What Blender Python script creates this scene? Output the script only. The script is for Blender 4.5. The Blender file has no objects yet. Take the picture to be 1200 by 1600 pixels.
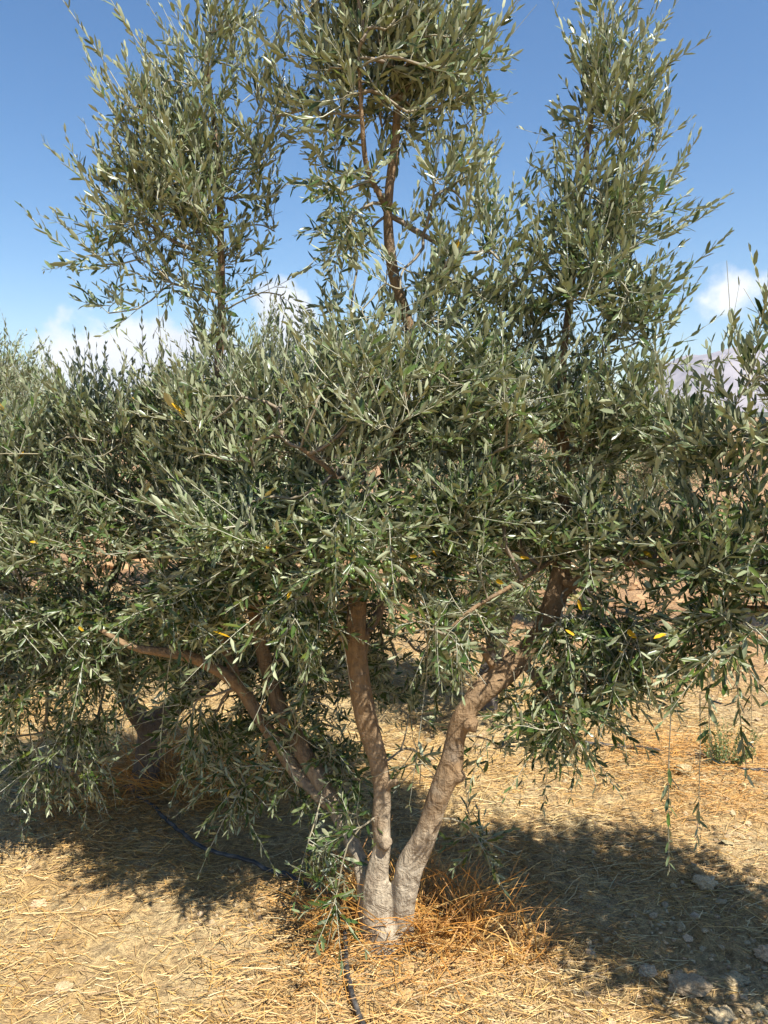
import bpy, math, numpy as np
from mathutils import Vector, Matrix

# ------------------------------------------------------------------ camera, sky, sun, exposure
SC = bpy.context.scene
COL = SC.collection
CAM_H, PITCH, FPX = 1.60, math.radians(7.4), 26.0 / 36.0 * 1600.0
cam_data = bpy.data.cameras.new('camera')
cam_data.sensor_fit = 'VERTICAL'; cam_data.sensor_height = 36.0; cam_data.lens = 26.0
cam_data.clip_start = 0.02; cam_data.clip_end = 30000.0
cam = bpy.data.objects.new('camera', cam_data); COL.objects.link(cam)
cam.location = (0, 0, CAM_H); cam.rotation_euler = (math.radians(90) - PITCH, 0, 0)
SC.camera = cam

SUN_EL, SUN_AZ = math.radians(59), math.atan2(0.645, -0.764)      # azimuth from +Y towards +X: behind the camera, to the right
SUN_DIR = Vector((math.sin(SUN_AZ) * math.cos(SUN_EL), math.cos(SUN_AZ) * math.cos(SUN_EL), math.sin(SUN_EL)))
sd = bpy.data.lights.new('sun', 'SUN'); sd.energy = 5.0; sd.angle = math.radians(0.53); sd.color = (1.0, 0.955, 0.88)
sun = bpy.data.objects.new('sun', sd); COL.objects.link(sun)
sun.rotation_euler = SUN_DIR.to_track_quat('Z', 'Y').to_euler(); sun.location = (3, -3, 8)

SC.view_settings.view_transform = 'Standard'; SC.view_settings.look = 'None'
SC.view_settings.exposure = 0.98; SC.view_settings.gamma = 1.0; SC.view_settings.use_curve_mapping = False
SC.cycles.use_denoising = True; SC.cycles.adaptive_threshold = 0.015
SC.cycles.max_bounces = 6; SC.cycles.diffuse_bounces = 3; SC.cycles.glossy_bounces = 2
SC.cycles.transmission_bounces = 4; SC.cycles.transparent_max_bounces = 4
SC.cycles.caustics_reflective = False; SC.cycles.caustics_refractive = False

class NT:
    """small node-tree writer"""
    def __init__(s, tree): s.t = tree; tree.nodes.clear()
    def n(s, kind, ins=None, **kw):
        nd = s.t.nodes.new(kind)
        for k, v in kw.items(): setattr(nd, k, v)
        for k, v in (ins or {}).items():
            sock = nd.inputs[k]
            if isinstance(v, bpy.types.NodeSocket): s.t.links.new(v, sock)
            else: sock.default_value = v
        return nd
    def m(s, op, a, b=0.0, c=None):
        ins = {0: a, 1: b}
        if c is not None: ins[2] = c
        return s.n('ShaderNodeMath', ins, operation=op).outputs[0]
    def mix(s, f, a, b, blend='MIX'):
        nd = s.n('ShaderNodeMix', None, data_type='RGBA', blend_type=blend)
        for i, v in ((0, f), (6, a), (7, b)):
            if isinstance(v, bpy.types.NodeSocket): s.t.links.new(v, nd.inputs[i])
            else: nd.inputs[i].default_value = v
        return nd.outputs[2]
    def ramp(s, f, stops):
        nd = s.n('ShaderNodeValToRGB', {0: f})
        e = nd.color_ramp.elements
        while len(e) < len(stops): e.new(0.5)
        for i, (p, c) in enumerate(stops): e[i].position = p; e[i].color = c
        return nd.outputs[0]
    def sstep(s, v, a, b):
        nd = s.n('ShaderNodeMapRange', {0: v, 1: a, 2: b, 3: 0.0, 4: 1.0}, interpolation_type='SMOOTHSTEP')
        return nd.outputs[0]

def ray(px, py):
    xn, yn = (px - 600) / FPX, (800 - py) / FPX
    c, s_ = math.cos(PITCH), math.sin(PITCH)
    return np.array([xn, c + yn * s_, -s_ + yn * c])
def at(px, py, Y):
    """point seen at photo pixel px, py at Y metres in front of the camera"""
    r = ray(px, py); r = r * (Y / r[1]); return np.array([r[0], r[1], CAM_H + r[2]])
def gnd(px, py):
    r = ray(px, py); r = r * (-CAM_H / r[2]); return np.array([r[0], r[1], 0.0])

world = bpy.data.worlds.new('World'); SC.world = world; world.use_nodes = True
w = NT(world.node_tree)
sky = w.n('ShaderNodeTexSky', None, sky_type='NISHITA', sun_disc=False, sun_elevation=SUN_EL, sun_rotation=SUN_AZ,
          altitude=300.0, air_density=1.0, dust_density=0.2, ozone_density=2.0)
tc = w.n('ShaderNodeTexCoord').outputs['Generated']
sep = w.n('ShaderNodeSeparateXYZ', {0: tc})
az = w.m('ARCTAN2', sep.outputs[0], sep.outputs[1]); el = w.m('ARCSINE', sep.outputs[2])
def azel(px, py):
    r = ray(px, py); r /= np.linalg.norm(r); return math.atan2(r[0], r[1]), math.asin(r[2])
CL = [(170, 560, 105, 75), (300, 575, 130, 85), (440, 520, 58, 75), (480, 590, 130, 60), (700, 610, 150, 45),
      (860, 610, 110, 40), (1150, 462, 62, 42), (1240, 452, 70, 50), (1380, 500, 120, 60), (-20, 590, 70, 42), (-300, 560, 160, 70),
      (-700, 600, 200, 60), (1900, 560, 200, 80), (2300, 600, 200, 60)]
nz = w.n('ShaderNodeTexNoise', {'Vector': tc, 'Scale': 13.0, 'Detail': 7.0, 'Roughness': 0.55}).outputs[0]
nz2 = w.n('ShaderNodeTexNoise', {'Vector': tc, 'Scale': 5.0, 'Detail': 4.0}).outputs[0]
acc = None
rng = np.random.default_rng(5)
blobs = [azel(*c[:2]) + (c[2] / FPX, c[3] / FPX) for c in CL]
for k in range(9):                                                  # the same fair-weather clouds go on round the rest of the horizon
    a = 1.35 + k * 0.42 + rng.uniform(-.1, .1)
    blobs.append((a if a < math.pi else a - 2 * math.pi, rng.uniform(.05, .17), rng.uniform(.09, .2), rng.uniform(.03, .06)))
for a, e, ra, re in blobs:
    da = w.m('DIVIDE', w.m('SUBTRACT', az, a), ra); de = w.m('DIVIDE', w.m('SUBTRACT', el, e), re)
    v = w.m('SUBTRACT', 1.0, w.m('ADD', w.m('MULTIPLY', da, da), w.m('MULTIPLY', de, de)))
    acc = v if acc is None else w.m('MAXIMUM', acc, v)
cv = w.m('ADD', acc, w.m('MULTIPLY', w.m('SUBTRACT', nz, 0.5), 3.4))
cf = w.m('MULTIPLY', w.sstep(cv, 0.05, 0.75), 0.93)
ccol = w.mix(w.sstep(nz2, 0.35, 0.65), (6.4, 6.5, 6.9, 1), (8.0, 7.95, 7.95, 1))
hs = w.n('ShaderNodeHueSaturation', {'Hue': 0.5, 'Saturation': 1.24, 'Value': 1.0, 'Fac': 1.0, 'Color': sky.outputs[0]}).outputs[0]
out = w.mix(cf, hs, ccol)
bg = w.n('ShaderNodeBackground', {'Color': out, 'Strength': 0.083})
w.n('ShaderNodeOutputWorld', {'Surface': bg.outputs[0]})

# ------------------------------------------------------------------ numeric helpers
def hash2(ix, iy, seed):
    h = (ix.astype(np.int64) * 374761393 + iy.astype(np.int64) * 668265263 + seed * 1442695041) & 0xFFFFFFFF
    h = ((h ^ (h >> 13)) * 1274126177) & 0xFFFFFFFF
    return ((h ^ (h >> 16)) & 0xFFFFFF) / float(0xFFFFFF)
def vnoise(x, y, seed=0):
    ix, iy = np.floor(x), np.floor(y); fx, fy = x - ix, y - iy
    fx = fx * fx * (3 - 2 * fx); fy = fy * fy * (3 - 2 * fy)
    a, b = hash2(ix, iy, seed), hash2(ix + 1, iy, seed); c, d = hash2(ix, iy + 1, seed), hash2(ix + 1, iy + 1, seed)
    return (a + (b - a) * fx) * (1 - fy) + (c + (d - c) * fx) * fy
def fbm(x, y, seed=0, o=4):
    s = 0; a = .5; 
    for k in range(o): s = s + a * vnoise(x * 2 ** k + 17.3 * k, y * 2 ** k - 9.1 * k, seed + k); a *= .5
    return s / (1 - .5 ** o)
def unit(v): return v / np.maximum(np.linalg.norm(v, axis=-1, keepdims=True), 1e-9)

TREE_XY = []                                                         # filled before the ground is made
MAIN, LEFT, RIGHT = gnd(597, 1487), gnd(222, 1250), np.array([1.42, 1.55, 0.0])
for p, a in ((MAIN, .035), (LEFT, .05), (RIGHT, .05), (gnd(1085, 1205), .06), (np.array([.55, 3.65, 0]), .07), (np.array([-.75, 4.1, 0]), .07)):
    TREE_XY.append((p[0], p[1], a))
def soil_far(x, y): return np.clip((y + .35 * x - 4.6 + 1.2 * (vnoise(x * .8, y * .8, 70) - .5)) / 1.6, 0, 1)
def gh(x, y):
    x = np.asarray(x, float); y = np.asarray(y, float)
    r = np.hypot(x, y)
    near = np.clip(1 - (r - 14) / 20, 0, 1)
    h = .05 * (fbm(x * .9, y * .9, 3) - .5) + .022 * (fbm(x * 5, y * 5, 9, 3) - .5)
    c = vnoise(x * 21, y * 21, 21); c2 = vnoise(x * 47 + 3, y * 47, 33)
    h = h + .017 * np.maximum(c - .45, 0) * 2 + .011 * (c2 - .5)
    sf = soil_far(x, y)
    h = h + sf * (.10 * (fbm(x * 2.3, y * 4.2, 41, 3) - .5) + .05 * (vnoise(x * 6, y * 9, 43) - .5))
    h = h * near
    for tx, ty, a in TREE_XY: h = h + a * np.exp(-((x - tx) ** 2 + (y - ty) ** 2) / .09)
    h = h + np.clip((y - 12) / 60, 0, 1) * .6 * (fbm(x * .05, y * .05, 77, 3) - .45)
    return h

# ------------------------------------------------------------------ mesh helpers
def mesh_np(name, V, F, mats, tint=None, smooth=True, midx=None):
    """V [n,3]; F list of index arrays [m,k] (k corners per face)"""
    me = bpy.data.meshes.new(name)
    F = F if isinstance(F, list) else [F]
    F = [f for f in F if len(f)]
    nl = sum(f.size for f in F); nf = sum(len(f) for f in F)
    me.vertices.add(len(V)); me.vertices.foreach_set('co', np.ascontiguousarray(V, np.float32).ravel())
    me.loops.add(nl); me.polygons.add(nf)
    me.loops.foreach_set('vertex_index', np.concatenate([f.ravel() for f in F]).astype(np.int32))
    tot = np.concatenate([np.full(len(f), f.shape[1]) for f in F]); st = np.concatenate([[0], np.cumsum(tot)[:-1]])
    me.polygons.foreach_set('loop_start', st.astype(np.int32))
    me.polygons.foreach_set('use_smooth', np.full(nf, smooth))
    for m_ in (mats if isinstance(mats, (list, tuple)) else [mats]): me.materials.append(m_)
    if midx is not None: me.polygons.foreach_set('material_index', midx.astype(np.int32))
    if tint is not None:
        at_ = me.attributes.new('tint', 'FLOAT_COLOR', 'POINT')
        c = np.ones((len(V), 4), np.float32); c[:, :3] = tint; at_.data.foreach_set('color', c.ravel())
    me.update(calc_edges=True)
    return me
def link(name, me, parent=None, kind=None, label=None, cat=None, group=None):
    o = bpy.data.objects.new(name, me); COL.objects.link(o)
    if parent is not None:
        o.parent = parent; o.matrix_parent_inverse = Matrix.Translation(-Vector(parent.location))
    if kind: o['kind'] = kind
    if label: o['label'] = label
    if cat: o['category'] = cat
    if group: o['group'] = group
    return o
def empty(name, loc, label, cat, group=None):
    o = link(name, None, label=label, cat=cat, group=group); o.location = loc; o.empty_display_size = .1
    return o
def tubes(P, R, sides):
    """P [n,K,3] centre lines, R [n,K] radii -> V, quads"""
    n, K, _ = P.shape
    T = np.empty_like(P); T[:, 1:-1] = P[:, 2:] - P[:, :-2]; T[:, 0] = P[:, 1] - P[:, 0]; T[:, -1] = P[:, -1] - P[:, -2]
    T = unit(T)
    ref = np.where(np.abs(T[:, :1, 2:3]) < .85, np.array([0, 0, 1.]), np.array([1., 0, 0]))
    U = unit(np.cross(T, np.broadcast_to(ref, T.shape))); W = np.cross(T, U)
    a = np.arange(sides) * 2 * np.pi / sides
    V = P[:, :, None] + R[:, :, None, None] * (U[:, :, None] * np.cos(a)[:, None] + W[:, :, None] * np.sin(a)[:, None])
    base = (np.arange(n)[:, None, None] * K + np.arange(K - 1)[:, None]) * sides
    i = np.arange(sides); j = (i + 1) % sides
    Q = np.stack([base + i, base + j, base + sides + j, base + sides + i], -1).reshape(-1, 4)
    return V.reshape(-1, 3), Q
def catmull(P, step):
    P = np.asarray(P, float); out = []
    Q = np.vstack([2 * P[0] - P[1], P, 2 * P[-1] - P[-2]])
    for i in range(1, len(Q) - 2):
        n = max(2, int(np.linalg.norm(Q[i + 1][:3] - Q[i][:3]) / step)); t = np.linspace(0, 1, n, endpoint=False)[:, None]
        a, b, c, d = Q[i - 1], Q[i], Q[i + 1], Q[i + 2]
        out.append(.5 * (2 * b + (c - a) * t + (2 * a - 5 * b + 4 * c - d) * t ** 2 + (3 * b - a - 3 * c + d) * t ** 3))
    out.append(P[-1:]); return np.vstack(out)
def limb_tube(L, sides, seed, rough=.2):
    """L [k,4] points with radius; knobbly closed tube"""
    rg = np.random.default_rng(seed)
    P, R = L[None, :, :3], L[None, :, 3]
    V, Q = tubes(P, R, sides)
    k = len(L); V = V.reshape(k, sides, 3); C = L[:, None, :3]
    s = np.arange(k)[:, None] * np.linalg.norm(L[1, :3] - L[0, :3]) * 14 + 0 * np.arange(sides)[None]
    ang = np.arange(sides)[None] * 2 * np.pi / sides + 0 * s
    nz = fbm(s + seed * 3.1 + 1.5 * np.cos(ang), 1.3 * np.sin(ang) + seed, seed, 3) - .5
    flute = .07 * np.sin(3 * ang + seed + s * .15)
    V = C + (V - C) * (1 + rough * 2.2 * nz + flute)[..., None]
    V = V.reshape(-1, 3); nV = len(V)
    V = np.vstack([V, L[0, :3], L[-1, :3]])
    i = np.arange(sides); j = (i + 1) % sides
    T = np.vstack([np.stack([j, i, np.full(sides, nV)], -1), np.stack([i + (k - 1) * sides, j + (k - 1) * sides, np.full(sides, nV + 1)], -1)])
    return V, Q, T
def remeshed(name, parts, voxel, mat, smooth_it=3):
    """unite overlapping closed tubes into one continuous skin"""
    VV, QQ, TT, o = [], [], [], 0
    for V, Q, T in parts: VV.append(V); QQ.append(Q + o); TT.append(T + o); o += len(V)
    me = mesh_np(name, np.vstack(VV), [np.vstack(QQ), np.vstack(TT)], mat)
    ob = bpy.data.objects.new(name, me); COL.objects.link(ob)
    md = ob.modifiers.new('r', 'REMESH'); md.mode = 'VOXEL'; md.voxel_size = voxel; md.use_smooth_shade = True
    ms = ob.modifiers.new('s', 'SMOOTH'); ms.factor = .5; ms.iterations = smooth_it
    dg = bpy.context.evaluated_depsgraph_get(); dg.update()
    res = bpy.data.meshes.new_from_object(ob.evaluated_get(dg))
    bpy.data.objects.remove(ob); bpy.data.meshes.remove(me)
    res.name = name
    if not res.materials: res.materials.append(mat)
    res.polygons.foreach_set('use_smooth', np.full(len(res.polygons), True))
    return res

# ------------------------------------------------------------------ materials
def material(name):
    m = bpy.data.materials.new(name); m.use_nodes = True; return m, NT(m.node_tree)
def leaf_material(name, under, trans):
    m, t = material(name)
    tint = t.n('ShaderNodeAttribute', None, attribute_name='tint').outputs['Color']
    back = t.n('ShaderNodeNewGeometry').outputs['Backfacing']
    lum = t.mix(0.25, under, tint)
    col = t.mix(back, tint, lum)
    rough = t.m('ADD', 0.32, t.m('MULTIPLY', back, 0.28))
    b = t.n('ShaderNodeBsdfPrincipled', {'Base Color': col, 'Roughness': rough, 'IOR': 1.42})
    tr = t.n('ShaderNodeBsdfTranslucent', {'Color': t.mix(0.5, tint, trans)})
    mx = t.n('ShaderNodeMixShader', {0: 0.11, 1: b.outputs[0], 2: tr.outputs[0]})
    t.n('ShaderNodeOutputMaterial', {'Surface': mx.outputs[0]})
    return m
M_LEAF = leaf_material('olive_leaf', (0.43, 0.45, 0.28, 1), (0.20, 0.25, 0.04, 1))
M_WEED = leaf_material('weed_leaf', (0.12, 0.18, 0.07, 1), (0.2, 0.26, 0.05, 1))
def tint_material(name, rough, grain=0.0, trans=0.0):
    m, t = material(name)
    col = t.n('ShaderNodeAttribute', None, attribute_name='tint').outputs['Color']
    if grain:
        n = t.n('ShaderNodeTexNoise', {'Scale': 260.0, 'Detail': 3.0, 'Vector': t.n('ShaderNodeTexCoord').outputs['Object']}).outputs[0]
        col = t.mix(grain, col, t.mix(1.0, col, t.ramp(n, [(.3, (.45, .42, .4, 1)), (.7, (1.4, 1.35, 1.3, 1))]), 'MULTIPLY'))
    b = t.n('ShaderNodeBsdfPrincipled', {'Base Color': col, 'Roughness': rough})
    s = b.outputs[0]
    if trans:
        s = t.n('ShaderNodeMixShader', {0: trans, 1: s, 2: t.n('ShaderNodeBsdfTranslucent', {'Color': col}).outputs[0]}).outputs[0]
    t.n('ShaderNodeOutputMaterial', {'Surface': s})
    return m
M_STRAW = tint_material('dry_straw', 0.55, 0.0, 0.12)
M_CLOD = tint_material('soil_clod', 0.95, 0.7)
M_TWIG = tint_material('twig_bark', 0.7)
M_OLIVE = tint_material('green_olive', 0.32)

def bark_material(name, grey, brown, dark, z0, z1):
    m, t = material(name)
    tc = t.n('ShaderNodeTexCoord').outputs['Object']
    z = t.n('ShaderNodeSeparateXYZ', {0: t.n('ShaderNodeNewGeometry').outputs['Position']}).outputs[2]
    n1 = t.n('ShaderNodeTexNoise', {'Vector': tc, 'Scale': 9.0, 'Detail': 5.0, 'Roughness': .6}).outputs[0]
    st = t.n('ShaderNodeMapping', {'Vector': tc, 'Scale': (1.0, 1.0, 0.22)}).outputs[0]
    n2 = t.n('ShaderNodeTexNoise', {'Vector': st, 'Scale': 70.0, 'Detail': 6.0, 'Roughness': .65}).outputs[0]
    n4 = t.n('ShaderNodeTexNoise', {'Vector': tc, 'Scale': 26.0, 'Detail': 5.0, 'Roughness': .6, 'Distortion': .6}).outputs[0]
    hz = t.sstep(t.m('ADD', z, t.m('MULTIPLY', t.m('SUBTRACT', n1, .5), .7)), z0, z1)      # old grey bark at the foot, younger brown bark above
    col = t.mix(hz, grey, brown)
    col = t.mix(t.sstep(n1, .52, .72), col, dark)
    col = t.mix(0.55, col, t.mix(1.0, col, t.ramp(n2, [(.34, (.4, .37, .34, 1)), (.66, (1.35, 1.33, 1.3, 1))]), 'MULTIPLY'))
    ht = t.m('ADD', t.m('MULTIPLY', n2, .7), t.m('MULTIPLY', n4, 1.2))
    bp = t.n('ShaderNodeBump', {'Strength': 1.0, 'Distance': .016, 'Height': ht})
    b = t.n('ShaderNodeBsdfPrincipled', {'Base Color': col, 'Roughness': .85, 'Normal': bp.outputs[0]})
    t.n('ShaderNodeOutputMaterial', {'Surface': b.outputs[0]})
    return m
M_BARK = bark_material('olive_bark', (.42, .35, .25, 1), (.27, .175, .09, 1), (.20, .15, .10, 1), .22, .62)
M_BARK_OLD_SHADE = bark_material('old_shaded_bark', (.15, .125, .10, 1), (.10, .072, .05, 1), (.07, .055, .042, 1), .3, .8)  # old bark, its colours darkened to paint in the shade under the crowns

def ground_material():
    m, t = material('dry_soil')
    pos = t.n('ShaderNodeNewGeometry').outputs['Position']
    sf = t.n('ShaderNodeAttribute', None, attribute_name='tint').outputs['Color']
    sx = t.n('ShaderNodeSeparateColor', {0: sf})
    n1 = t.n('ShaderNodeTexNoise', {'Vector': pos, 'Scale': 2.2, 'Detail': 6.0, 'Roughness': .6}).outputs[0]
    n2 = t.n('ShaderNodeTexNoise', {'Vector': pos, 'Scale': 38.0, 'Detail': 6.0, 'Roughness': .68}).outputs[0]
    n3 = t.n('ShaderNodeTexNoise', {'Vector': pos, 'Scale': 190.0, 'Detail': 3.0, 'Roughness': .6}).outputs[0]
    near = t.mix(t.sstep(n1, .38, .62), (.54, .41, .215, 1), (.49, .325, .135, 1))
    far = t.mix(t.sstep(n1, .35, .65), (.40, .235, .115, 1), (.47, .30, .16, 1))
    col = t.mix(sx.outputs[0], near, far)
    col = t.mix(.75, col, t.mix(1.0, col, t.ramp(n2, [(.36, (.34, .29, .24, 1)), (.64, (1.3, 1.28, 1.22, 1))]), 'MULTIPLY'))
    col = t.mix(.6, col, t.mix(1.0, col, t.ramp(n3, [(.38, (.5, .45, .4, 1)), (.62, (1.25, 1.24, 1.2, 1))]), 'MULTIPLY'))
    bp = t.n('ShaderNodeBump', {'Strength': 1.0, 'Distance': .02, 'Height': t.m('ADD', n2, t.m('MULTIPLY', n3, .45))})
    b = t.n('ShaderNodeBsdfPrincipled', {'Base Color': col, 'Roughness': .95, 'Normal': bp.outputs[0]})
    t.n('ShaderNodeOutputMaterial', {'Surface': b.outputs[0]})
    return m
M_GROUND = ground_material()

# ------------------------------------------------------------------ ground
def axis(lo, hi, fine, far_lo, far_hi):
    mid = np.arange(lo, hi + 1e-6, fine)
    def grow(start, end):
        out, s, p = [], fine, start
        sg = np.sign(end - start)
        while abs(p - start) < abs(end - start):
            s *= 1.11; p = p + sg * s; out.append(p)
        return out
    return np.concatenate([np.array(grow(lo, far_lo))[::-1], mid, np.array(grow(hi, far_hi))])
gx = axis(-1.7, 2.0, .018, -9000, 9000); gy = axis(1.6, 4.4, .018, -9000, 9000)
X, Y = np.meshgrid(gx, gy); Z = gh(X, Y)
ny, nx = X.shape
I = np.arange(ny * nx).reshape(ny, nx)
Q = np.stack([I[:-1, :-1], I[:-1, 1:], I[1:, 1:], I[1:, :-1]], -1).reshape(-1, 4)
sfv = soil_far(X, Y).ravel()
link('ground', mesh_np('ground', np.stack([X, Y, Z], -1).reshape(-1, 3), Q, M_GROUND, tint=np.stack([sfv] * 3, -1)), kind='structure')

def ridge(name, a0, a1, d0, d1, hfun, mat, seed, na=160, nd=26):
    A = np.linspace(a0, a1, na); D = np.linspace(0, 1, nd)
    AA, DD = np.meshgrid(A, D); R = d0 + (d1 - d0) * DD
    prof = np.sin(np.clip(DD * 1.02, 0, 1) * math.pi) ** .8
    Hh = hfun(AA) * prof * (.72 + .56 * fbm(AA * 16 + seed, DD * 3.2 + seed, seed, 5)) * d0 - 12.0
    V = np.stack([np.sin(AA) * R, np.cos(AA) * R, Hh], -1).reshape(-1, 3)
    I = np.arange(nd * na).reshape(nd, na)
    Q = np.stack([I[:-1, :-1], I[:-1, 1:], I[1:, 1:], I[1:, :-1]], -1).reshape(-1, 4)
    return link(name, mesh_np(name, V, Q, mat), kind='structure')
def hill_material(name, a, b, sc):
    m, t = material(name)
    pos = t.n('ShaderNodeNewGeometry').outputs['Position']
    n = t.n('ShaderNodeTexNoise', {'Vector': pos, 'Scale': sc, 'Detail': 7.0, 'Roughness': .6}).outputs[0]
    bs = t.n('ShaderNodeBsdfPrincipled', {'Base Color': t.mix(t.sstep(n, .4, .62), a, b), 'Roughness': 1.0})
    t.n('ShaderNodeOutputMaterial', {'Surface': bs.outputs[0]})
    return m
M_ROCK = hill_material('bare_mountain_rock', (.30, .27, .28, 1), (.22, .20, .22, 1), .006)
M_HILL = hill_material('wooded_hill', (.05, .065, .035, 1), (.085, .085, .05, 1), .02)
def mprof(a): return .128 * np.exp(-((a - .68) / .26) ** 2) + .07 * np.exp(-((a - .40) / .11) ** 2) + .05 * np.exp(-((a - 1.25) / .3) ** 2)
ridge('mountain', .05, 1.7, 4200, 7600, mprof, M_ROCK, 3)
ridge('wooded_hills', -1.5, 1.2, 900, 1700, lambda a: .024 + .012 * np.sin(a * 5 + 1), M_HILL, 8)

# ------------------------------------------------------------------ olive tree builder
def leaf_verts(P, D, N, L, W, curv, fold, simple):
    S = np.cross(D, N)
    st = [(.5, 1.0)] if simple else [(.26, .88), (.72, .90)]
    vs = [P]
    for t, wd in st:
        c = P + D * (L * t)[:, None] + N * (curv * L * t * t)[:, None]
        e = S * (W * .5 * wd)[:, None]; u = N * (fold * W * .5 * wd)[:, None]
        vs += [c - e + u, c, c + e + u]
    vs.append(P + D * L[:, None] + N * (curv * L)[:, None])
    V = np.stack(vs, 1); k = V.shape[1]
    if simple: T = [[0, 2, 1], [0, 3, 2], [1, 2, 4], [2, 3, 4]]; Qd = []
    else:
        T = [[0, 2, 1], [0, 3, 2], [4, 5, 7], [5, 6, 7]]
        Qd = [[1, 2, 5, 4], [2, 3, 6, 5]]
    base = (np.arange(len(P)) * k)[:, None, None]
    # winding so that the face normal looks along +N
    T = np.array(T); F = [(base + T).reshape(-1, 3)]
    if Qd: F.append((base + np.array(Qd)).reshape(-1, 4))
    return V.reshape(-1, 3), F, k
def leaf_tints(n, rg, young_lit):
    g = np.array([[.040, .072, .014], [.054, .088, .018], [.030, .056, .014], [.070, .098, .022], [.062, .076, .014]])
    c = g[rg.integers(0, len(g), n)] * rg.uniform(.75, 1.6, (n, 1))
    y = young_lit[:, None]
    return c * (1 - y) + y * np.array([.34, .37, .215]) * rg.uniform(.8, 1.2, (n, 1))  # pale young leaves, colour raised further to paint in a sunlit sheen
YELLOW = np.array([.62, .36, .02])

def leaf_prototypes():
    protos = []
    rg = np.random.default_rng(77)
    for k in range(16):
        cu, fo = [(.10, .25), (-.12, .3), (.02, .15), (.2, .35)][k % 4]
        V, F, _ = leaf_verts(np.zeros((1, 3)), np.array([[1., 0, 0]]), np.array([[0, 0, 1.]]), np.ones(1), np.ones(1), np.array([cu]), np.array([fo]), False)
        V = V.copy()
        tn = leaf_tints(1, rg, np.array([.0 if k < 10 else .5 if k < 14 else .0]))
        if k >= 14: tn = YELLOW[None] * rg.uniform(.85, 1.1)
        protos.append(mesh_np('leaf', V, F, M_LEAF, tint=np.repeat(tn, len(V), 0)))
    return protos
LEAF = leaf_prototypes()

def blob_points(blobs, rg, dens):
    """blobs: (centre xyz, radii xyz, density, lift) -> attractor points, lift"""
    P, U = [], []
    for c, r, d, up in blobs:
        vol = 4.19 * r[0] * r[1] * r[2]; n = max(3, int(vol * d * dens * (.74 if c[2] > 1.78 else 1.0)))
        v = unit(rg.normal(size=(n, 3))) * (rg.uniform(0, 1, (n, 1)) ** .42)
        P.append(np.asarray(c) + v * np.asarray(r)); U.append(np.full(n, up))
    return np.vstack(P), np.concatenate(U)

def grow(limbs, pts, up, rg, bf=.35):
    """join the points to the limbs by short branches (greedy tree with a path-length penalty)"""
    nodes, plen, parent, rad0 = [], [], [], []
    for L in limbs:
        s = np.concatenate([[0], np.cumsum(np.linalg.norm(np.diff(L[:, :3], axis=0), axis=1))])
        tot = s[-1]
        for k in range(len(L)):
            if s[k] < .3 * tot and L[k, 2] < .42: continue
            nodes.append(L[k, :3]); plen.append(s[k] * .12); parent.append(-1); rad0.append(L[k, 3])
    n0 = len(nodes); N = len(pts)
    nodes = np.vstack([np.array(nodes), pts]); plen = np.concatenate([plen, np.full(N, np.inf)]); parent = np.concatenate([parent, np.full(N, -1)]).astype(int)
    D0 = np.linalg.norm(pts[:, None] - nodes[None, :n0], axis=2)
    cost = D0 + bf * plen[None, :n0]; best = cost.argmin(1); bc = cost[np.arange(N), best]
    done = np.zeros(N, bool); order = []
    for _ in range(N):
        i = int(np.where(done, np.inf, bc).argmin()); done[i] = True; order.append(i)
        parent[n0 + i] = best[i]; d = np.linalg.norm(pts[i] - nodes[best[i]]); plen[n0 + i] = plen[best[i]] + d
        c = np.linalg.norm(pts - pts[i], axis=1) + bf * plen[n0 + i]
        b = (c < bc) & ~done; bc[b] = c[b]; best[b] = n0 + i
    return nodes, parent, order, n0, np.array(rad0)

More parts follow.
